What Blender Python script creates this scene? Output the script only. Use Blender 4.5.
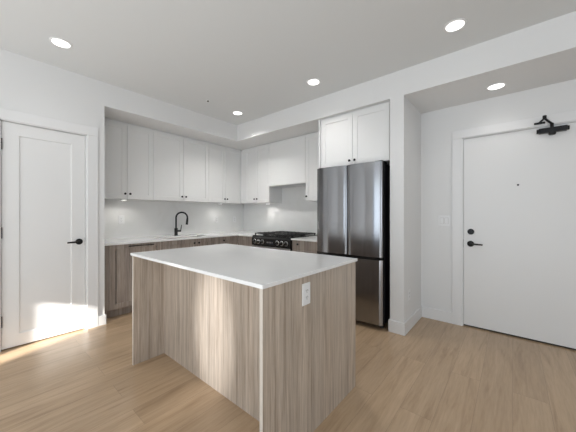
import bpy, bmesh, math, random
from mathutils import Vector, Matrix
random.seed(7)
for o in list(bpy.data.objects): bpy.data.objects.remove(o, do_unlink=True)
SC = bpy.context.scene; COL = SC.collection; PI = math.pi

# ------------------------------------------------------------------ camera
cam = bpy.data.cameras.new('camera'); camo = bpy.data.objects.new('camera', cam); COL.objects.link(camo)
cam.sensor_width = 36; cam.lens = 36*266.25/576; cam.shift_y = -0.0023; cam.clip_start = 0.02
camo.location = (0, 0, 1.22); camo.rotation_euler = (PI/2, 0, 0.7011); SC.camera = camo
# ------------------------------------------------------------------ world, sun, daylight, exposure
w = bpy.data.worlds.new('world'); SC.world = w; w.use_nodes = True
bg = w.node_tree.nodes['Background']; bg.inputs[0].default_value = (.62, .78, 1, 1); bg.inputs[1].default_value = 1.0
SC.view_settings.view_transform = 'Standard'; SC.view_settings.look = 'None'
SC.view_settings.exposure = -0.68; SC.view_settings.gamma = 1; SC.view_settings.use_curve_mapping = False
def light(name, typ, energy, color, loc, rot=(0,0,0), **k):
    l = bpy.data.lights.new(name, typ); l.energy = energy; l.color = color
    for a, v in k.items(): setattr(l, a, v)
    o = bpy.data.objects.new(name, l); COL.objects.link(o); o.location = loc; o.rotation_euler = rot
    return o
SUN_D = Vector((-.344, 1, -.34)).normalized()
sun = light('sun', 'SUN', 34, (1, .96, .90), (-2, -8, 6), angle=0.012)
sun.rotation_euler = SUN_D.to_track_quat('-Z', 'Y').to_euler()
# daylight entering through the balcony glazing and the side window behind the camera
light('daylight_balcony', 'AREA', 92, (.87, .94, 1), (-.43, -3.40, 1.25), (PI/2, 0, 0), shape='RECTANGLE', size=3.3, size_y=2.2)
light('daylight_side', 'AREA', 48, (.87, .94, 1), (3.28, -1.2, 1.35), (PI/2, 0, PI/2), shape='RECTANGLE', size=2.2, size_y=1.7)
# soft glint added to the island panel by an unseen helper spot
streak = light('island_streak_spot', 'SPOT', 1300, (.97, .985, 1), (-1.75, -3.1, 1.0), spot_size=.30, spot_blend=1, shadow_soft_size=.03, specular_factor=0)
streak.rotation_euler = (Vector((-1.62, 1.09, .40)) - Vector((-1.75, -3.1, 1.0))).to_track_quat('-Z', 'Y').to_euler(); streak.scale = (.43, 1, 1)
# added upward fill light behind the camera, standing in for floor-bounced sun
light('bounce_fill', 'AREA', 132, (.93, .97, 1), (-.3, -1.9, .06), (PI, 0, 0), shape='RECTANGLE', size=5.6, size_y=2.2)

# ------------------------------------------------------------------ materials
def mat(name, col, rough=.5, metal=0, spec=.5, **k):
    m = bpy.data.materials.new(name); m.use_nodes = True
    b = m.node_tree.nodes['Principled BSDF']
    b.inputs['Base Color'].default_value = (*col, 1); b.inputs['Roughness'].default_value = rough
    b.inputs['Metallic'].default_value = metal; b.inputs['Specular IOR Level'].default_value = spec
    for a, v in k.items(): b.inputs[a.replace('_', ' ')].default_value = v
    return m
class N:
    def __init__(s, m): s.t = m.node_tree; s.b = s.t.nodes['Principled BSDF']
    def n(s, typ, **k):
        x = s.t.nodes.new(typ)
        for a, v in k.items(): setattr(x, a, v)
        return x
    def l(s, a, b): s.t.links.new(a, b)
def bump(m, scale, strength, dist=.002, stretch=(1,1,1)):
    g = N(m); tc = g.n('ShaderNodeTexCoord'); mp = g.n('ShaderNodeMapping'); mp.inputs['Scale'].default_value = stretch
    no = g.n('ShaderNodeTexNoise'); no.inputs['Scale'].default_value = scale; no.inputs['Detail'].default_value = 3
    bu = g.n('ShaderNodeBump'); bu.inputs['Strength'].default_value = strength; bu.inputs['Distance'].default_value = dist
    g.l(tc.outputs['Object'], mp.inputs[0]); g.l(mp.outputs[0], no.inputs['Vector']); g.l(no.outputs['Fac'], bu.inputs['Height']); g.l(bu.outputs[0], g.b.inputs['Normal'])
def ramp(g, stops):
    r = g.n('ShaderNodeValToRGB'); e = r.color_ramp.elements
    while len(e) < len(stops): e.new(.5)
    for i, (p, c) in enumerate(stops): e[i].position = p; e[i].color = (*c, 1)
    return r
M = {}
M['wall'] = mat('wall_paint', (.80, .80, .795), .6); bump(M['wall'], 260, .05)
M['ceil'] = mat('ceiling_paint', (.76, .775, .775), .8); bump(M['ceil'], 220, .06)
M['trim'] = mat('trim_paint', (.83, .83, .83), .35)
M['door'] = mat('door_paint', (.83, .83, .825), .38)
M['cab'] = mat('cabinet_white', (.82, .82, .81), .42)
M['cabin'] = mat('cabinet_underside', (.55, .54, .52), .5)
M['black'] = mat('black_metal', (.012, .012, .013), .38, .4)
M['enamel'] = mat('black_enamel', (.010, .010, .011), .16)
M['iron'] = mat('cast_iron', (.016, .016, .017), .6); bump(M['iron'], 300, .3)
M['rubber'] = mat('rubber', (.015, .015, .015), .7)
M['steel'] = mat('stainless_steel', (.62, .62, .63), .28, 1)
M['plate'] = mat('white_plastic', (.86, .86, .86), .3)
M['slot'] = mat('dark_slot', (.05, .05, .05), .6)
M['frame'] = mat('window_frame', (.82, .82, .82), .4)
M['sunblock'] = mat('sun_block_panel', (.32, .33, .36), .8); bump(M['sunblock'], 8, .3)  # for the added unseen panel that blocks the sun
M['concrete'] = mat('concrete', (.5, .5, .49), .8); bump(M['concrete'], 12, .3)

def wood(name, dark, mid, light_, rough=.42, axis='Z', seed=0.0):
    m = mat(name, mid, rough); g = N(m)
    tc = g.n('ShaderNodeTexCoord'); mp = g.n('ShaderNodeMapping'); mp.inputs['Location'].default_value = (seed, seed*.7, seed*1.3)
    sc = {'Z': (27, 27, .8), 'X': (.7, 17, 17), 'Y': (17, .7, 17)}[axis]
    mp.inputs['Scale'].default_value = sc; g.l(tc.outputs['Object'], mp.inputs[0])
    n1 = g.n('ShaderNodeTexNoise'); n1.inputs['Scale'].default_value = 1.6; n1.inputs['Detail'].default_value = 6; n1.inputs['Roughness'].default_value = .62; n1.inputs['Distortion'].default_value = .6
    n2 = g.n('ShaderNodeTexNoise'); n2.inputs['Scale'].default_value = 9; n2.inputs['Detail'].default_value = 4
    n3 = g.n('ShaderNodeTexNoise'); n3.inputs['Scale'].default_value = .25; n3.inputs['Detail'].default_value = 2
    for x in (n1, n2, n3): g.l(mp.outputs[0], x.inputs['Vector'])
    r = ramp(g, [(.30, dark), (.5, mid), (.70, light_)]); g.l(n1.outputs['Fac'], r.inputs[0])
    r2 = ramp(g, [(.38, (.80, .79, .78)), (.58, (1, 1, 1))]); g.l(n2.outputs['Fac'], r2.inputs[0])
    r3 = ramp(g, [(.35, (.88, .88, .88)), (.65, (1.06, 1.05, 1.04))]); g.l(n3.outputs['Fac'], r3.inputs[0])
    a = g.n('ShaderNodeMix', data_type='RGBA', blend_type='MULTIPLY'); a.inputs[0].default_value = .8
    g.l(r.outputs[0], a.inputs[6]); g.l(r2.outputs[0], a.inputs[7])
    b = g.n('ShaderNodeMix', data_type='RGBA', blend_type='MULTIPLY'); b.inputs[0].default_value = 1
    g.l(a.outputs[2], b.inputs[6]); g.l(r3.outputs[0], b.inputs[7]); g.l(b.outputs[2], g.b.inputs['Base Color'])
    bu = g.n('ShaderNodeBump'); bu.inputs['Strength'].default_value = .12; bu.inputs['Distance'].default_value = .001
    g.l(n2.outputs['Fac'], bu.inputs['Height']); g.l(bu.outputs[0], g.b.inputs['Normal'])
    return m
M['wood'] = wood('grey_oak_laminate', (.36, .292, .232), (.545, .46, .38), (.66, .575, .49), .3)
M['woodb'] = wood('grey_oak_laminate_base', (.24, .198, .172), (.38, .325, .285), (.48, .425, .38), seed=3.1)
M['band'] = mat('edge_banding', (.66, .60, .53), .4)

def floor_mat():
    m = mat('oak_planks', (.4, .3, .2), .28); g = N(m); tc = g.n('ShaderNodeTexCoord')
    # planks run along +Y: swap axes so the brick rows lie across X
    mp = g.n('ShaderNodeMapping'); mp.inputs['Rotation'].default_value = (0, 0, PI/2); g.l(tc.outputs['Object'], mp.inputs[0])
    br = g.n('ShaderNodeTexBrick'); br.offset = .37; br.offset_frequency = 2
    for k, v in (('Color1', (.0, .0, .0, 1)), ('Color2', (1, 1, 1, 1)), ('Mortar', (.5, .5, .5, 1)), ('Scale', 1), ('Mortar Size', .0008), ('Mortar Smooth', .3), ('Bias', 0), ('Brick Width', 1.75), ('Row Height', .182)):
        br.inputs[k].default_value = v
    g.l(mp.outputs[0], br.inputs['Vector'])
    # per plank offset of the grain
    off = g.n('ShaderNodeVectorMath', operation='SCALE'); off.inputs['Scale'].default_value = 13
    g.l(br.outputs['Color'], off.inputs[0])
    ad = g.n('ShaderNodeVectorMath', operation='ADD'); g.l(tc.outputs['Object'], ad.inputs[0]); g.l(off.outputs[0], ad.inputs[1])
    mg = g.n('ShaderNodeMapping'); mg.inputs['Scale'].default_value = (10, .8, 1); g.l(ad.outputs[0], mg.inputs[0])
    n1 = g.n('ShaderNodeTexNoise'); n1.inputs['Scale'].default_value = 1.5; n1.inputs['Detail'].default_value = 7; n1.inputs['Roughness'].default_value = .6; n1.inputs['Distortion'].default_value = 1.0
    n2 = g.n('ShaderNodeTexNoise'); n2.inputs['Scale'].default_value = 9; n2.inputs['Detail'].default_value = 4
    for x in (n1, n2): g.l(mg.outputs[0], x.inputs['Vector'])
    r = ramp(g, [(.25, (.345, .233, .140)), (.45, (.485, .345, .220)), (.75, (.565, .412, .275))]); g.l(n1.outputs['Fac'], r.inputs[0])
    r2 = ramp(g, [(.36, (.86, .84, .82)), (.6, (1, 1, 1))]); g.l(n2.outputs['Fac'], r2.inputs[0])
    a = g.n('ShaderNodeMix', data_type='RGBA', blend_type='MULTIPLY'); a.inputs[0].default_value = .6; g.l(r.outputs[0], a.inputs[6]); g.l(r2.outputs[0], a.inputs[7])
    r3 = ramp(g, [(0, (.93, .925, .92)), (1, (1.05, 1.05, 1.05))]); g.l(br.outputs['Color'], r3.inputs[0])
    b = g.n('ShaderNodeMix', data_type='RGBA', blend_type='MULTIPLY'); b.inputs[0].default_value = 1; g.l(a.outputs[2], b.inputs[6]); g.l(r3.outputs[0], b.inputs[7])
    c = g.n('ShaderNodeMix', data_type='RGBA'); g.l(br.outputs['Fac'], c.inputs[0]); g.l(b.outputs[2], c.inputs[6]); c.inputs[7].default_value = (.26, .18, .12, 1)
    g.l(c.outputs[2], g.b.inputs['Base Color'])
    bu = g.n('ShaderNodeBump'); bu.inputs['Strength'].default_value = .15; bu.inputs['Distance'].default_value = .0015; bu.invert = True
    g.l(br.outputs['Fac'], bu.inputs['Height'])
    bu2 = g.n('ShaderNodeBump'); bu2.inputs['Strength'].default_value = .08; bu2.inputs['Distance'].default_value = .001
    g.l(n2.outputs['Fac'], bu2.inputs['Height']); g.l(bu.outputs[0], bu2.inputs['Normal']); g.l(bu2.outputs[0], g.b.inputs['Normal'])
    return m
M['floor'] = floor_mat()
def quartz(name, base, vein, rough):
    m = mat(name, base, rough); g = N(m); tc = g.n('ShaderNodeTexCoord')
    n1 = g.n('ShaderNodeTexNoise'); n1.inputs['Scale'].default_value = 2.2; n1.inputs['Detail'].default_value = 8; n1.inputs['Distortion'].default_value = 1.5
    g.l(tc.outputs['Object'], n1.inputs['Vector'])
    r = ramp(g, [(.32, vein), (.5, base)]); g.l(n1.outputs['Fac'], r.inputs[0]); g.l(r.outputs[0], g.b.inputs['Base Color']); return m
M['quartz'] = quartz('white_quartz', (.88, .88, .875), (.86, .86, .86), .10)
M['splash'] = quartz('backsplash_quartz', (.84, .84, .825), (.81, .81, .79), .22)
def brushed(name, col, rough):
    m = mat(name, col, rough, 1); g = N(m); tc = g.n('ShaderNodeTexCoord'); mp = g.n('ShaderNodeMapping'); mp.inputs['Scale'].default_value = (2, 2, 400)
    no = g.n('ShaderNodeTexNoise'); no.inputs['Scale'].default_value = 3; g.l(tc.outputs['Object'], mp.inputs[0]); g.l(mp.outputs[0], no.inputs['Vector'])
    mr = g.n('ShaderNodeMapRange'); mr.inputs['To Min'].default_value = rough*.93; mr.inputs['To Max'].default_value = rough*1.08
    g.l(no.outputs['Fac'], mr.inputs['Value']); g.l(mr.outputs[0], g.b.inputs['Roughness']); return m
M['dsteel'] = brushed('brushed_dark_stainless', (.32, .325, .34), .15)
_g = N(M['dsteel']); _t = _g.n('ShaderNodeTangent', direction_type='RADIAL', axis='Z'); _g.l(_t.outputs[0], _g.b.inputs['Tangent']); _g.b.inputs['Anisotropic'].default_value = .8; _g.b.inputs['Anisotropic Rotation'].default_value = .25
def glow(name, col, s):
    m = mat(name, col, .4); b = m.node_tree.nodes['Principled BSDF']; b.inputs['Emission Color'].default_value = (*col, 1); b.inputs['Emission Strength'].default_value = s; return m
M['lens'] = glow('lamp_lens', (1, .98, .95), 5)
M['glass'] = mat('window_glass', (1, 1, 1), 0, Transmission_Weight=1, IOR=1.0)

# ------------------------------------------------------------------ mesh helpers
def B(): return bmesh.new()
def merge(bm, t, mi=0):
    for f in t.faces: f.material_index = mi
    me = bpy.data.meshes.new('tmp'); t.to_mesh(me); t.free(); bm.from_mesh(me); bpy.data.meshes.remove(me)
def box(bm, x0, x1, y0, y1, z0, z1, bev=0, mi=0, seg=1):
    t = bmesh.new(); bmesh.ops.create_cube(t, size=1)
    for v in t.verts: v.co = Vector(((x0+x1)/2+v.co.x*(x1-x0), (y0+y1)/2+v.co.y*(y1-y0), (z0+z1)/2+v.co.z*(z1-z0)))
    if bev: bmesh.ops.bevel(t, geom=list(t.edges), offset=bev, segments=seg, affect='EDGES', profile=.5)
    merge(bm, t, mi); return bm
def shaker(bm, x0, x1, z0, z1, y=0, th=.02, rail=.055, depth=.007, bev=.0015):
    """slab door, front face at y facing -Y, with a recessed centre panel"""
    t = bmesh.new(); bmesh.ops.create_cube(t, size=1)
    for v in t.verts: v.co = Vector(((x0+x1)/2+v.co.x*(x1-x0), y+th/2+v.co.y*th, (z0+z1)/2+v.co.z*(z1-z0)))
    bmesh.ops.bevel(t, geom=list(t.edges), offset=bev, segments=1, affect='EDGES')
    f = min(t.faces, key=lambda f: (round(f.calc_center_median().y, 4), -f.calc_area()))
    bmesh.ops.inset_region(t, faces=[f], thickness=rail, depth=0, use_even_offset=True)
    bmesh.ops.inset_region(t, faces=[f], thickness=.003, depth=-depth, use_even_offset=True)
    merge(bm, t); return bm
def caps(t, a, b):
    t.faces.new([t.verts.new(v.co) for v in reversed(a)]); t.faces.new([t.verts.new(v.co) for v in b])
def lathe(bm, prof, origin=(0,0,0), axis=(0,0,1), n=24, mi=0):
    """prof: list of (radius, height along axis); both ends capped"""
    q = Vector((0,0,1)).rotation_difference(Vector(axis).normalized()); t = bmesh.new(); rings = []
    for r, hgt in prof:
        rings.append([t.verts.new(q @ Vector((r*math.cos(2*PI*i/n), r*math.sin(2*PI*i/n), hgt)) + Vector(origin)) for i in range(n)])
    for a, b in zip(rings, rings[1:]):
        for i in range(n): t.faces.new((a[i], a[(i+1) % n], b[(i+1) % n], b[i])).smooth = True
    caps(t, rings[0], rings[-1])
    bmesh.ops.recalc_face_normals(t, faces=t.faces); merge(bm, t, mi); return bm
def tube(bm, pts, r, n=12, mi=0):
    pts = [Vector(p) for p in pts]; t = bmesh.new(); rings = []; up = None
    rr = r if isinstance(r, (list, tuple)) else [r]*len(pts)
    for i, p in enumerate(pts):
        d = (pts[min(i+1, len(pts)-1)]-pts[max(i-1, 0)]).normalized()
        if up is None: up = d.orthogonal().normalized()
        up = (up - d*up.dot(d)).normalized(); s = d.cross(up)
        rings.append([t.verts.new(p+rr[i]*(up*math.cos(2*PI*k/n)+s*math.sin(2*PI*k/n))) for k in range(n)])
    for a, b in zip(rings, rings[1:]):
        for i in range(n): t.faces.new((a[i], a[(i+1) % n], b[(i+1) % n], b[i])).smooth = True
    caps(t, rings[0], rings[-1])
    bmesh.ops.recalc_face_normals(t, faces=t.faces); merge(bm, t, mi); return bm
def obj(name, bm, m, parent=None, loc=None):
    me = bpy.data.meshes.new(name); bm.to_mesh(me); bm.free()
    for x in (m if isinstance(m, (list, tuple)) else [m]): me.materials.append(x)
    o = bpy.data.objects.new(name, me); COL.objects.link(o)
    if parent: o.parent = parent
    if loc: o.location = loc
    return o
def tag(o, label, cat, group=None):
    o['label'] = label; o['category'] = cat
    if group: o['group'] = group
    return o
def thing(name, label, cat, loc=(0,0,0), rz=0, group=None):
    o = bpy.data.objects.new(name, None); COL.objects.link(o); o.empty_display_size = .1
    o.location = loc; o.rotation_euler = (0, 0, rz); return tag(o, label, cat, group)
def struct(name, bm, m, label=None, parent=None):
    o = obj(name, bm, m, parent)
    if not parent: o['kind'] = 'structure'
    if label: o['label'] = label
    return o
def copy_tree(o, parent=None):
    c = o.copy(); COL.objects.link(c)
    if parent: c.parent = parent
    for ch in list(o.children): copy_tree(ch, c)
    return c

# ------------------------------------------------------------------ dimensions
XL, XW, YB, YW, YD = -3.474, -4.21, 2.815, 3.575, 3.474      # door wall, sink wall, bulkhead face, range wall, entry wall
ZS, ZC, YE = 2.432, 2.694, .948                              # soffit, ceiling, end of the door wall
XR, YN = 3.2, -3.2                                           # right wall, rear wall
S0, S1 = -.981, -.842                                        # stub wall between fridge and hall
CT = .887                                                     # wall counter top
# ------------------------------------------------------------------ room shell
struct('floor', box(B(), XW-.15, XR+.15, YN-.15, YW+.15, -.1, 0), M['floor'])
struct('ceiling', box(B(), XW-.15, XR+.15, YN-.15, YW+.15, ZC, ZC+.1), M['ceil'])
LD0, LD1, LDH = .160, .780, 2.064                            # left door opening
wl = B(); box(wl, XL-.12, XL, YN, LD0, 0, ZC); box(wl, XL-.12, XL, LD1, YE, 0, ZC); box(wl, XL-.12, XL, LD0, LD1, LDH, ZC)
box(wl, XL-.16, XL-.12, LD0-.05, LD1+.05, 0, LDH+.05)
struct('wall_left', wl, M['wall'])
struct('wall_alcove_end', box(B(), XW, XL-.1205, YE-.12, YE, 0, ZC), M['wall'])
struct('wall_kitchen_left', box(B(), XW-.15, XW, YE-.12, YW+.15, 0, ZC), M['wall'])
struct('wall_kitchen_back', box(B(), XW, S1-.02, YW, YW+.15, 0, ZC), M['wall'])
struct('wall_beside_fridge', box(B(), S0, S1, YB, YW, 0, ZS), M['wall'])
ED0, ED1, EDH = -.417, .500, 2.058
we = B(); box(we, S1, ED0, YD, YD+.15, 0, ZS); box(we, ED1, XR, YD, YD+.15, 0, ZS); box(we, ED0, ED1, YD, YD+.15, EDH, ZS); box(we, ED0-.02, ED1+.02, YD+.15, YD+.2, 0, EDH+.03)
struct('wall_entry', we, M['wall'])
struct('wall_right', box(B(), XR, XR+.15, YN, YD, 0, .5), M['wall'])
wr = B(); box(wr, XR, XR+.15, YN, -2.35, .5, 2.25); box(wr, XR, XR+.15, -.05, YD, .5, 2.25); box(wr, XR, XR+.15, YN, YD, 2.25, ZC); struct('wall_right_upper', wr, M['wall'])
WX0, WX1, WH = -2.255, 1.4, 2.35
wn = B(); box(wn, XL-.12, WX0, YN-.15, YN, 0, ZC); box(wn, WX1, XR, YN-.15, YN, 0, ZC); box(wn, WX0, WX1, YN-.15, YN, WH, ZC)
struct('wall_rear', wn, M['wall'])
sf = B(); box(sf, XW, XR, YB, YW, ZS, ZC); box(sf, XW, XL, YE, YB, ZS, ZC)
struct('ceiling_bulkhead', sf, M['wall'])
# windows behind the camera (seen only in reflections)
def window(name, x0, x1, z0, z1, n, place):
    f = B(); e = .05
    box(f, x0, x1, -.03, .03, z0, z0+e); box(f, x0, x1, -.03, .03, z1-e, z1)
    for i in range(n+1):
        x = x0+(x1-x0)*i/n; a = max(x0, x-e/2); b = min(x1, x+e/2); box(f, a, b, -.029, .029, z0, z1)
    o = struct(name, f, M['frame']); place(o); return o
def rear(o): o.location = (0, YN-.08, 0)
def side(o): o.location = (XR+.08, 0, 0); o.rotation_euler = (0, 0, PI/2)
window('window_1', WX0, WX1, 0, WH, 3, rear)
window('window_2', -2.35, -.05, .5, 2.25, 2, side)
# added unseen blockers, a slab overhead and a facade opposite, which shape the sunlight
struct('sun_block_overhead', box(B(), -5, 2.2, -5.30, YN-.15, 2.30, 2.5), M['concrete'])
struct('sun_block_opposite', box(B(), -.03, 9, -9.12, -9, -3, 12), M['sunblock'])

# baseboards and casings
def bb(name, *bs):
    b = B()
    for x in bs: box(b, *x, bev=.002)
    struct(name, b, M['trim'])
BH = .125
bb('baseboard_left', (XL, XL+.014, .885, YE+.013, 0, .105), (XL-.10, XL, YE, YE+.013, 0, .105), )
bb('baseboard_left_rear', (XL, XL+.014, YN, .055, 0, .105))
bb('baseboard_fridge_wall', (S0, S1+.014, YB-.014, YB, 0, BH), (S1, S1+.014, YB, YD, 0, BH), (S0-.013, S0, YB-.014, YB+.1, 0, BH))
bb('baseboard_entry', (S1+.014, -.518, YD-.014, YD, 0, BH))
bb('baseboard_entry_right', (.605, XR, YD-.014, YD, 0, BH))
c = B(); box(c, XL, XL+.016, .788, .885, 0, 2.07, .002); box(c, XL, XL+.016, .055, .152, 0, 2.07, .002); box(c, XL, XL+.0165, .055, .885, 2.07, 2.165, .002)
box(c, XL-.115, XL+.004, .775, .788, 0, 2.07); box(c, XL-.115, XL+.004, .152, .163, 0, 2.07); box(c, XL-.115, XL+.004, .152, .788, 2.062, 2.07)
struct('trim_1', c, M['trim'])
c = B(); box(c, -.518, -.425, YD-.016, YD, 0, 2.06, .002); box(c, .508, .60, YD-.016, YD, 0, 2.06, .002); box(c, -.518, .60, YD-.0165, YD, 2.06, 2.15, .002)
box(c, -.425, -.415, YD-.004, YD+.12, 0, 2.06); box(c, .498, .508, YD-.004, YD+.12, 0, 2.06); box(c, -.425, .508, YD-.004, YD+.12, 2.052, 2.06)
struct('trim_2', c, M['trim'])

# ---- left door (local: x along wall = world +Y, front -Y = world +X)
def struct_empty(name, loc, rz, label):
    o = bpy.data.objects.new(name, None); COL.objects.link(o); o.location = loc; o.rotation_euler = (0, 0, rz); o['kind'] = 'structure'; o['label'] = label; return o
d1 = struct_empty('door_1', (XL-.012, .166, .012), PI/2, 'white shaker interior door with black lever on the left wall')
sl = B(); shaker(sl, 0, .606, 0, 2.046, 0, .038, .110, .009, .0015); obj('door_slab', sl, M['door'], d1)
hd = obj('door_handle', lathe(B(), [(.031, 0), (.031, .008), (.027, .011), (.011, .012), (.011, .045)], (.556, 0, .925), (0, -1, 0)), M['black'], d1)
tube(hb := B(), [(.562, -.043, .925), (.53, -.045, .925), (.49, -.046, .924), (.452, -.044, .922)], [.010, .010, .009, .008]); obj('lever', hb, M['black'], hd)
obj('latch_plate', box(B(), .604, .6085, .004, .02, .88, .965, 0), M['black'], d1)
for z in (.25, 1.045, 1.84):
    b = B(); box(b, -.004, .004, -.012, .003, z-.045, z+.045, .001); lathe(b, [(.006, 0), (.006, .1)], (-.001, -.008, z-.05)); obj('hinge', b, M['black'], d1)
# ---- entry door
d2 = struct_empty('door_2', (-.413, YD+.012, .010), 0, 'flat white entry door with black lever, deadbolt and door closer')
obj('door_slab', box(B(), 0, .909, 0, .045, .006, 2.040, .0015), M['door'], d2)
obj('door_sweep', box(B(), .002, .907, .004, .04, -.004, .012), M['black'], d2)
hd = obj('door_handle', lathe(B(), [(.032, 0), (.032, .009), (.028, .012), (.012, .013), (.012, .046)], (.064, 0, .895), (0, -1, 0)), M['black'], d2)
tube(hb := B(), [(.058, -.044, .895), (.09, -.046, .895), (.13, -.047, .894), (.172, -.045, .892)], [.010, .010, .009, .008]); obj('lever', hb, M['black'], hd)
db = B(); lathe(db, [(.031, 0), (.031, .011), (.026, .015)], (.066, 0, 1.026), (0, -1, 0)); box(db, .060, .072, -.028, -.012, 1.008, 1.044, .003); obj('deadbolt', db, M['black'], d2)
obj('peephole', lathe(B(), [(.009, 0), (.009, .004), (.006, .005)], (.453, 0, 1.505), (0, -1, 0), 16), M['black'], d2)
obj('strike_plate', box(B(), -.004, .001, .002, .02, .85, .94), M['black'], d2)
cl = B(); box(cl, .600, .790, -.050, 0, 1.972, 2.018, .006, seg=2); lathe(cl, [(.026, 0), (.026, .02), (.02, .028)], (.692, -.03, 1.977), (0, 0, -1), 20); lathe(cl, [(.020, 0), (.020, .014)], (.60, -.025, 1.995), (-1, 0, 0), 16); lathe(cl, [(.020, 0), (.020, .012)], (.79, -.025, 1.995), (1, 0, 0), 16)
dc = obj('door_closer', cl, M['black'], d2)
ar = B(); lathe(ar, [(.013, 0), (.013, .04)], (.69, -.03, 2.016), (0, 0, 1), 16)
tube(ar, [(.69, -.03, 2.052), (.66, -.075, 2.072), (.635, -.115, 2.092)], .0095, 10); lathe(ar, [(.014, -.014), (.014, .02)], (.635, -.115, 2.095), (0, 0, 1), 14)
tube(ar, [(.635, -.115, 2.09), (.615, -.075, 2.080), (.603, -.038, 2.072)], .008, 10); box(ar, .568, .645, -.046, -.030, 2.062, 2.080, .002); obj('closer_arm', ar, M['black'], dc)

# ------------------------------------------------------------------ kitchen cabinets
def knob(parent, x, z, y=0):
    obj('knob', lathe(B(), [(.006, 0), (.006, .012), (.0135, .016), (.0145, .022), (.012, .026)], (x, y, z), (0, -1, 0), 16), M['black'], parent)
def cabinet(name, label, loc, rz, width, depth, z0, z1, doors, mat_, rail=.055, top_fill=0, toe=0, cat='cabinet', group=None, flat=False, left_fill=0, right_fill=0):
    """local: front -Y at y=0, x 0..width.  doors: list of (x0, x1, knob_x or None, knob_z)"""
    t = thing(name, label, cat, loc, rz, group)
    b = B(); box(b, .0005, width-.0005, .0215, depth, z0, z1-top_fill)
    if left_fill: box(b, .0005, left_fill-.001, .002, .0215, z0, z1-top_fill)
    if right_fill: box(b, width-right_fill+.001, width-.0005, .002, .0215, z0, z1-top_fill)
    if top_fill: box(b, .0005, width-.0005, .022, depth, z1-top_fill, z1-.0005)
    obj('body', b, mat_, t)
    if toe: obj('toe_kick', box(B(), .0005, width-.0005, .075, depth, 0.001, z0), mat_, t)
    for dd in doors:
        x0, x1, kx, kz = dd[:4]; za, zb = (dd[4], dd[5]) if len(dd) > 4 else (z0+.001, z1-top_fill-.002); nm = dd[6] if len(dd) > 6 else 'door'
        f = B()
        if flat or nm == 'drawer': box(f, x0+.0015, x1-.0015, 0, .02, za, zb, .0015)
        else: shaker(f, x0+.002, x1-.002, za, zb, 0, .02, rail)
        o = obj(nm, f, mat_, t)
        if kx is not None: knob(o, kx, kz)
    return t
XU = -3.88; UZ0 = 1.428; KZ = 1.495; YU = 3.232
def up(label, y0, y1, doors, **k):
    cabinet('wall_cabinet', label, (XU, y0, 0), PI/2, y1-y0, XU-XW-.014, UZ0, ZS, [(a-y0, b-y0, kx-y0, KZ) for a, b, kx in doors], M['cab'], top_fill=.03, group='white wall cabinets over the counter', **k)
up('two-door white wall cabinet next to the white door wall, left of the faucet', YE+.004, 1.645, [(.985, 1.313, 1.285), (1.313, 1.645, 1.345)], left_fill=.033)
up('two-door white wall cabinet above the black faucet', 1.645, 2.546, [(1.645, 2.100, 2.068), (2.100, 2.546, 2.132)])
up('narrow white wall cabinet on the sink wall right up against the inner corner', 2.546, YU, [(2.546, 2.885, 2.860), (2.885, YU+.001, 2.912)])
def upr(label, x0, x1, doors, z0=UZ0, **k):
    return cabinet('wall_cabinet', label, (x0, YU, 0), 0, x1-x0, YW-YU-.014, z0, ZS, [(a-x0, b-x0, (kx-x0) if kx is not None else None, KZ) for a, b, kx in doors], M['cab'], top_fill=.03, group='white wall cabinets over the counter', **k)
upr('white two-door wall cabinet on the range wall left of the stove hood recess', XU+.0005, -3.150, [(-3.772, -3.463, -3.498), (-3.463, -3.150, -3.430)], left_fill=.11)
hc = upr('short white hood cabinet with no knobs above the stove', -3.149, -2.386, [(-3.149, -2.386, None)], z0=1.698, flat=True)
obj('hood_insert', box(B(), .03, .733, .04, .30, 1.688, 1.6975, .002), M['steel'], hc)
upr('narrow single-knob white wall cabinet between hood and refrigerator', -2.385, -1.902, [(-2.385, -1.902, -2.357)])
# refrigerator surround: gable panel and deep cabinet over it
gp = B(); box(gp, -1.900, -1.878, 2.86, YW-.001, 0.001, ZS-.001, .001)
tag(obj('gable_panel', gp, M['cab']), 'tall white side panel left of the refrigerator', 'panel')
cabinet('fridge_cabinet', 'deep two-door white cabinet above the steel refrigerator', (-1.8775, 2.858, 0), 0, .878, .60, 1.80, ZS, [(.020, .4485, .416, 1.853), (.4485, .877, .482, 1.853)], M['cab'], top_fill=.022)

XB = -3.575; YBF = 2.905; BZ = .105; CB = CT-.022
def base(label, y0, y1, doors, **k):
    return cabinet('base_cabinet', label, (XB, y0, 0), PI/2, y1-y0, XB-XW-.014, BZ, CB, doors, M['woodb'], toe=1, cat='cabinet', group='grey oak base cabinets under the wall counter', **k)
# panel fronted dishwasher
dw = thing('dishwasher', 'grey oak panelled dishwasher with black bar handle beside the door wall', 'dishwasher', (XB, YE+.016, 0), PI/2)
W = 1.625-(YE+.016)
b = B(); box(b, .0005, W-.0005, .0265, .61, BZ, CB); box(b, .0005, .055, .004, .0215, BZ, CB); obj('body', b, M['woodb'], dw)
obj('toe_kick', box(B(), .0005, W-.0005, .075, .61, .001, BZ), M['woodb'], dw)
f = B(); a, b_, za, zb = .057, W-.003, BZ+.002, CB-.004
for x0, x1, z0, z1, y in ((a, a+.062, za, zb, 0), (b_-.062, b_, za, zb, 0), (a+.062, b_-.062, za, za+.06, 0), (a+.062, b_-.062, zb-.05, zb, 0), (a+.076, b_-.076, za+.06, zb-.05, .006)): box(f, x0, x1, y, .026, z0, z1, .0008)
dd = obj('door', f, M['woodb'], dw)
hb = B(); x0, x1, z = .255, .548, .838
tube(hb, [(x0, -.028, z), (x1, -.028, z)], .006); tube(hb, [(x0+.02, 0, z), (x0+.02, -.028, z)], .005); tube(hb, [(x1-.02, 0, z), (x1-.02, -.028, z)], .005)
obj('bar_handle', hb, M['black'], dd)
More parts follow.
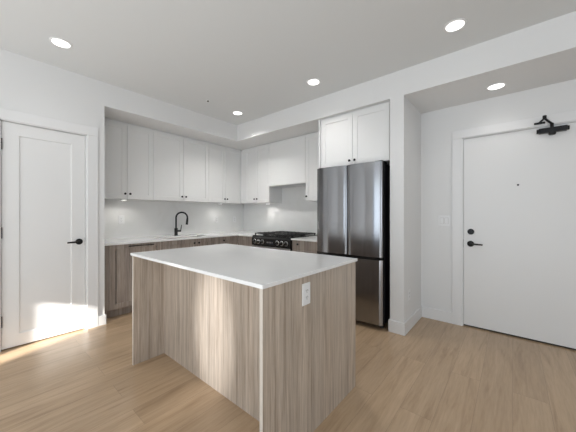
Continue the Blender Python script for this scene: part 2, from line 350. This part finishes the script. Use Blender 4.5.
base('two-door grey oak base cabinet under the sink', 1.626, 2.53, [(0, .505, .470, .805), (.505, .904, .542, .805)])
base('grey oak base cabinet in the inner corner by the range', 2.531, YBF, [(0, .32, .085, .805)], right_fill=.054)
cabinet('base_cabinet', 'narrow grey oak filler cabinet between the inner corner and the left of the range', (XB+.0005, YBF, 0), 0, -3.182-XB-.0005, YW-YBF-.014, BZ, CB, [(.06, -3.182-XB-.0015, None, .8)], M['woodb'], toe=1, group='grey oak base cabinets under the wall counter', left_fill=.06)
cabinet('base_cabinet', 'grey oak drawer cabinet between the range and the refrigerator', (-2.381, YBF, 0), 0, .479, YW-YBF-.014, BZ, CB, [(.002, .477, .115, .812, .73, CB-.004, 'drawer'), (.002, .477, .05, .66, BZ+.001, .726)], M['woodb'], toe=1, group='grey oak base cabinets under the wall counter')

# countertops: L shaped with sink cut-out, and the short one
SX0, SX1, SY0, SY1 = -4.00, -3.66, 1.70, 2.40
c = B(); XC = XB+.022
box(c, XW+.0135, XC, YE+.001, SY0, CB, CT); box(c, XW+.0135, SX0, SY0, SY1, CB, CT); box(c, SX1, XC, SY0, SY1, CB, CT)
box(c, XW+.0135, XC, SY1, YW-.0135, CB, CT); box(c, XC, -3.182, YBF-.022, YW-.0135, CB, CT)
tag(obj('countertop', c, M['quartz']), 'L-shaped white countertop holding the sink and black faucet', 'countertop')
tag(obj('countertop', box(B(), -2.381, -1.901, YBF-.022, YW-.0135, CB, CT, .001), M['quartz']), 'short white countertop between the range and the refrigerator', 'countertop')
s = B(); e = .012
box(s, SX0-e, SX1+e, SY0-e, SY1+e, .69, .70)
box(s, SX0-e, SX0, SY0-e, SY1+e, .70, CB-.0005); box(s, SX1, SX1+e, SY0-e, SY1+e, .70, CB-.0005); box(s, SX0, SX1, SY0-e, SY0, .70, CB-.0005); box(s, SX0, SX1, SY1, SY1+e, .70, CB-.0005)
sk = thing('kitchen_sink', 'undermount steel sink sunk into the white counter below the faucet', 'sink', ((SX0+SX1)/2, (SY0+SY1)/2, .69))
for v in s.verts: v.co -= Vector(sk.location)
obj('basin', s, M['steel'], sk); obj('drain', lathe(B(), [(.045, .010), (.045, .013), (.03, .0135), (.028, .011)]), M['steel'], sk)
# backsplash slabs
tag(obj('backsplash', box(B(), XW+.0005, XW+.013, YE+.002, YW-.0005, CB, UZ0+.004), M['splash']), 'pale stone backsplash behind the black faucet on the sink wall', 'backsplash')
tag(obj('backsplash', box(B(), XW+.0135, -1.901, YW-.013, YW-.0005, CB, 1.72), M['splash']), 'pale stone backsplash behind the black range', 'backsplash')
# faucet
FX, FY = -4.085, 2.085
fa = thing('faucet', 'tall black gooseneck pull-down faucet on the white counter', 'faucet', (FX, FY, CT+.0005), 0)
obj('base', lathe(B(), [(.029, 0), (.029, .006), (.025, .010), (.025, .115), (.018, .122)]), M['black'], fa)
dirv = Vector((.62, .78, 0)).normalized(); R_ = .085; sp = [(0, 0, .115), (0, 0, .2), (0, 0, .285)]
for i in range(1, 15):
    a = PI*i/14*1.04; sp.append(tuple(dirv*(R_*(1-math.cos(a))) + Vector((0, 0, .285+R_*math.sin(a)))))
obj('spout', tube(B(), sp, .0125, 14), M['black'], fa)
e = Vector(sp[-1]); obj('spray_head', tube(B(), [e, e+Vector((0, 0, -.02))-dirv*.001, e+Vector((0, 0, -.03))-dirv*.002, e+Vector((0, 0, -.10))-dirv*.008], [.014, .016, .0165, .018], 16), M['black'], fa)
lv = B(); tube(lv, [(0, 0, .075), (.03, .04, .075), (.045, .058, .075)], .014, 12); tube(lv, [(.042, .054, .078), (.046, .060, .13), (.050, .064, .17)], [.007, .006, .005], 10); obj('lever_handle', lv, M['black'], fa)

# under-cabinet puck lights (each with its own spot)
def puck(loc, label):
    t = thing('puck_light', label, 'light', loc, 0, 'under-cabinet puck lights')
    obj('housing', lathe(B(), [(.035, -.014), (.035, -.0005)], n=20), M['plate'], t); obj('lens', lathe(B(), [(.026, -.016), (.028, -.0142)], n=20), M['lens'], t)
    s = light('puck_spot', 'SPOT', 5, (1, .96, .91), (0, 0, -.02), spot_size=2.9, spot_blend=.8, shadow_soft_size=.03, specular_factor=0); s.parent = t
puck((-3.99, 1.31, UZ0), 'small under-cabinet puck light left of the faucet')
puck((-3.99, 2.86, UZ0), 'small under-cabinet puck light right of the faucet')
puck((-3.36, 3.42, UZ0), 'small under-cabinet puck light left of the range')

# ------------------------------------------------------------------ gas range
RX0, RX1, RY = -3.178, -2.384, 2.868
rg = thing('gas_range', 'black slide-in gas range with steel trim against the backsplash', 'range', ((RX0+RX1)/2, RY, 0)); hw = (RX1-RX0)/2; dp = YW-.02-RY
b = B(); box(b, -hw, hw, .045, dp, .06, .905, .002); obj('body', b, M['enamel'], rg)
for x in (-hw+.05, hw-.05):
    for y in (.1, dp-.06): obj('foot', lathe(B(), [(.02, 0.0005), (.02, .012), (.01, .015), (.01, .062)], (x, y, 0), n=12), M['rubber'], rg)
cp = B(); t = bmesh.new()
pr_ = [(.0, .760), (.0, .872), (.02, .905), (.06, .905), (.06, .760)]
va = [t.verts.new((-hw, y, z)) for y, z in pr_]; vb = [t.verts.new((hw, y, z)) for y, z in pr_]
t.faces.new(va); t.faces.new(vb[::-1])
for i in range(5): t.faces.new((va[i], vb[i], vb[(i+1) % 5], va[(i+1) % 5]))
bmesh.ops.recalc_face_normals(t, faces=t.faces); merge(cp, t)
cpo = obj('control_panel', cp, M['enamel'], rg)
obj('display', box(B(), -.075, .075, -.0012, .002, .79, .845), mat('display_glass', (.03, .035, .04), .08), cpo)
dg = B()
for i, x in enumerate((-.06, -.045, -.03, -.005, .01, .025, .05)): box(dg, x, x+.006, -.002, -.0012, .806, .828)
obj('display_marks', dg, M['steel'], cpo)
for x in (-.325, -.24, -.155, .155, .24, .325):
    k = obj('knob', lathe(B(), [(.033, 0), (.033, .006), (.026, .008), (.0235, .034), (.021, .036)], (x, 0, .822), (0, -1, 0), 24), M['enamel'], cpo); k['label'] = 'black knob with steel rim'
    rm = B(); lathe(rm, [(.034, .0), (.036, .002), (.036, .005), (.033, .0075)], (x, 0, .822), (0, -1, 0), 24); box(rm, x-.002, x+.002, -.038, -.034, .826, .842); obj('knob_rim', rm, M['steel'], k)
ov = obj('oven_door', box(B(), -hw+.003, hw-.003, .005, .045, .22, .752, .004), M['enamel'], rg)
obj('door_trim', box(B(), -hw+.003, hw-.003, .0, .012, .735, .752, .001), M['steel'], ov)
hb = B(); tube(hb, [(-hw+.05, -.045, .705), (hw-.05, -.045, .705)], .012, 16)
for x in (-hw+.07, hw-.07): tube(hb, [(x, .008, .705), (x, -.045, .705)], .009, 10)
obj('handle', hb, M['steel'], ov); obj('oven_window', box(B(), -.25, .25, .0035, .01, .33, .62, .001), mat('oven_glass', (.01, .01, .012), .05), ov)
rg.scale = (1, 1, .98)
obj('storage_drawer', box(B(), -hw+.003, hw-.003, .005, .045, .065, .215, .004), M['enamel'], rg)
obj('cooktop', box(B(), -hw-.003, hw+.003, .02, dp, .905, .915, .003), M['enamel'], rg)
for x, y in ((-.26, .18), (-.26, .47), (0, .33), (.26, .18), (.26, .47)):
    obj('burner', lathe(B(), [(.05, .915), (.05, .922), (.036, .924), (.036, .934), (.03, .937)], (x, y, 0), n=20), M['iron'], rg)
for x in (-.256, 0, .256):
    g_ = B(); a, c_, y0, y1, zt = x-.122, x+.122, .055, dp-.03, .950
    for yy in (y0, y1): box(g_, a, c_, yy-.007, yy+.007, zt-.014, zt, .002)
    for xx in (a+.007, c_-.007): box(g_, xx-.007, xx+.007, y0, y1, zt-.014, zt, .002)
    for xx in (x-.045, x+.045): box(g_, xx-.005, xx+.005, y0, y1, zt-.012, zt+.003, .002)
    for f_ in (.17, .33, .5, .67, .83): yy = y0+(y1-y0)*f_; box(g_, a, c_, yy-.005, yy+.005, zt-.012, zt+.003, .002)
    for xx in (a+.009, c_-.009):
        for yy in (y0+.004, y1-.004): box(g_, xx-.008, xx+.008, yy-.008, yy+.008, .9155, zt-.002, .002)
    obj('grate', g_, M['iron'], rg)

# ------------------------------------------------------------------ refrigerator
FX0, FX1, FY0 = -1.862, -1.040, 2.735
fr = thing('refrigerator', 'dark stainless french-door refrigerator with bottom freezer drawer', 'refrigerator', ((FX0+FX1)/2, FY0, 0)); fw = (FX1-FX0)/2
obj('body', box(B(), -fw+.018, fw-.004, .0945, YW-.03-FY0, .05, 1.765, .004), mat('fridge_side', (.008, .008, .009), .35), fr)
def curved_panel(x0, x1, z0, z1, th, bulge, rnd, n=28):
    t = bmesh.new(); prof = []
    w_ = x1-x0
    for i in range(n+1):
        s = i/n; x = x0+w_*s; q = min(s, 1-s)*w_
        y = bulge*(2*s-1)**2 + (rnd*(1-min(1, q/rnd)))**2/rnd*.7
        prof.append((x, y))
    prof += [(x1, th), (x0, th)]
    lo = [t.verts.new((x, y, z0)) for x, y in prof]; hi = [t.verts.new((x, y, z1)) for x, y in prof]
    m_ = len(prof)
    for i in range(m_):
        q4 = (lo[i], lo[(i+1) % m_], hi[(i+1) % m_], hi[i])
        if i >= n: q4 = [t.verts.new(v.co) for v in q4]
        f = t.faces.new(q4); f.smooth = i < n
    caps(t, lo, hi)
    for f in t.faces:
        f.normal_update()
    b = B(); merge(b, t); return b
door_mats = [M['dsteel'], M['black']]
def fdoor(name, x0, x1, z0, z1):
    o = obj(name, curved_panel(x0, x1, z0, z1, .058, .020, .020), M['dsteel'], fr); 
    obj('gasket', box(B(), x0+.004, x1-.004, .058, .094, z0+.003, z1-.003, .002), M['rubber'], o); return o
fdoor('door', -fw, -.0025, .768, 1.785); fdoor('door', .0025, fw, .768, 1.785)
fz = fdoor('freezer_drawer', -fw, fw, .055, .738)
obj('grip_recess', box(B(), -fw+.004, fw-.004, .022, .09, .739, .767), M['enamel'], fr)
for x in (-fw+.05, fw-.05): obj('hinge_cover', box(B(), x-.045, x+.045, .04, .17, 1.766, 1.795, .005), M['black'], fr)
for x in (-fw+.04, fw-.04): obj('foot', lathe(B(), [(.022, 0.0005), (.022, .014), (.012, .018), (.012, .05)], (x, .12, 0), n=14), M['rubber'], fr)
obj('toe_grille', box(B(), -fw+.07, fw-.07, .14, .16, .012, .052), M['rubber'], fr)

# ------------------------------------------------------------------ island
IX0, IX1, IY0, IY1, IT = -2.378, -.846, .828, 1.771, .908
isl = thing('kitchen_island', 'grey oak island with white stone top and seating overhang', 'island', ((IX0+IX1)/2, (IY0+IY1)/2, 0)); ic = Vector(isl.location)
def ibox(*a, **k):
    b = box(B(), *a, **k)
    for v in b.verts: v.co -= ic
    return b
obj('countertop', ibox(IX0, IX1, IY0, IY1, IT-.0195, IT, bev=.0015), M['quartz'], isl)
px0, px1, py0, py1, pt = IX0+.012, IX1-.010, IY0+.010, IY1-.012, .020
for a, b_ in ((px0, px0+pt), (px1-pt, px1)):
    o = obj('end_panel', ibox(a, b_, py0+.001, py1, .0005, IT-.020), M['wood'], isl)
    obj('edge_band', ibox(a, b_, py0, py0+.001, .0005, IT-.020), M['band'], o)
obj('back_panel', ibox(px0+pt, px1-pt, 1.09, 1.108, .0005, IT-.020), M['wood'], isl)
obj('cabinet_body', ibox(px0+pt, px1-pt, 1.1085, py1-.022, .10, IT-.021), M['woodb'], isl)
obj('toe_kick', ibox(px0+pt, px1-pt, 1.1085, py1-.09, .0005, .0995), M['woodb'], isl)
n = 3; wid = (px1-px0-2*pt)/n
for i in range(n):
    o = obj('door', ibox(px0+pt+i*wid+.0015, px0+pt+(i+1)*wid-.0015, py1-.0215, py1-.002, .102, IT-.024, bev=.0015), M['woodb'], isl)
    lk = B(); lathe(lk, [(.006, 0), (.006, .012), (.0135, .016), (.0145, .022), (.012, .026)], Vector((px0+pt+(i+.9)*wid, py1-.002, .8))-ic, (0, 1, 0), 16); obj('knob', lk, M['black'], o)

# ------------------------------------------------------------------ cover plates.  local: facing -Y, centre at origin
def outlet(name, label, cat, loc, rz, w_=.072, h_=.116, parent=None, kind='outlet', gang=1, group=None):
    if parent:
        t = bpy.data.objects.new(name, None); COL.objects.link(t); t.parent = parent; t.location = loc; t.rotation_euler = (0, 0, rz)
    b = box(B(), -w_/2, w_/2, -.006, 0, -h_/2, h_/2, .0025)
    if parent: bpy.data.objects.remove(t); t = obj(name, b, M['plate'], parent, loc); t.rotation_euler = (0, 0, rz)
    else: t = tag(obj(name, b, M['plate'], None, loc), label, cat, group); t.rotation_euler = (0, 0, rz)
    for i in range(gang):
        cx = (i-(gang-1)/2)*.046
        if kind == 'outlet':
            r = obj('receptacle', box(B(), cx-.017, cx+.017, -.008, -.0055, -.034, .034, .001), M['plate'], t)
            sl_ = B()
            for z in (-.018, .018):
                box(sl_, cx-.008, cx-.0055, -.0086, -.0075, z-.002, z+.007); box(sl_, cx+.0055, cx+.008, -.0086, -.0075, z-.002, z+.007); box(sl_, cx-.002, cx+.002, -.0086, -.0075, z-.010, z-.006)
            obj('slots', sl_, M['slot'], r)
        else:
            obj('rocker_gap', box(B(), cx-.019, cx+.019, -.0066, -.0055, -.0355, .0355), M['cabin'], t)
            obj('rocker', box(B(), cx-.0165, cx+.0165, -.009, -.0055, -.033, .033, .0015), M['plate'], t)
outlet('outlet_cover', '', '', Vector((px1, 1.163, .792))-ic, PI/2, .072, .118, parent=isl)
outlet('wall_outlet', 'white outlet on the backsplash left of the faucet', 'outlet', (XW+.0132, 1.345, 1.150), PI/2, group='backsplash outlets')
outlet('wall_outlet', 'white outlet on the backsplash first to the right of the faucet', 'outlet', (XW+.0132, 2.92, 1.128), PI/2, group='backsplash outlets')
outlet('wall_outlet', 'white outlet on the backsplash nearest the inner corner', 'outlet', (XW+.0132, 3.33, 1.128), PI/2, group='backsplash outlets')
outlet('wall_outlet', 'low white outlet on the wall end beside the entry', 'outlet', (S1+.0002, 2.985, .372), PI/2)
outlet('light_switch', 'white double rocker light switch left of the entry door', 'switch', (-.598, YD-.0002, 1.150), 0, .118, .118, kind='switch', gang=2)

# ------------------------------------------------------------------ ceiling fittings
def can(loc, label, e=16):
    t = thing('recessed_light', label, 'light', loc, 0, 'recessed ceiling lights')
    obj('trim_ring', lathe(B(), [(.062, -.003), (.066, -.006), (.078, -.004), (.080, -.0003), (.062, -.0003)], n=36), M['plate'], t)
    obj('lens', lathe(B(), [(.058, -.0045), (.0615, -.003), (.0615, -.0006)], n=32), M['lens'], t)
    s = light('lamp', 'SPOT', e, (1, .97, .94), (0, 0, -.02), spot_size=2.3, spot_blend=1, shadow_soft_size=.06, specular_factor=0); s.parent = t
can((-2.964, 0.489, ZC), 'recessed light in the main ceiling above the white shaker door', 10)
can((-1.692, 2.443, ZC), 'recessed light in the main ceiling in front of the cabinets left of the fridge', 42)
can((-3.050, 2.478, ZC), 'recessed light in the main ceiling nearest the inner corner', 118)
can((-0.344, 2.425, ZC), 'recessed light in the main ceiling before the entry bulkhead')
can((-.121, 3.190, ZS), 'recessed light in the lowered entry ceiling above the entry door', 7.5)
sp_ = B(); lathe(sp_, [(.026, -.003), (.028, -.0004)], n=20); lathe(sp_, [(.008, -.016), (.012, -.012), (.007, -.003)], n=14, mi=1)
tag(obj('sprinkler_head', sp_, [M['plate'], M['slot']], None, (-3.007, 1.960, ZC)), 'small fire sprinkler head in the ceiling over the sink side', 'sprinkler')
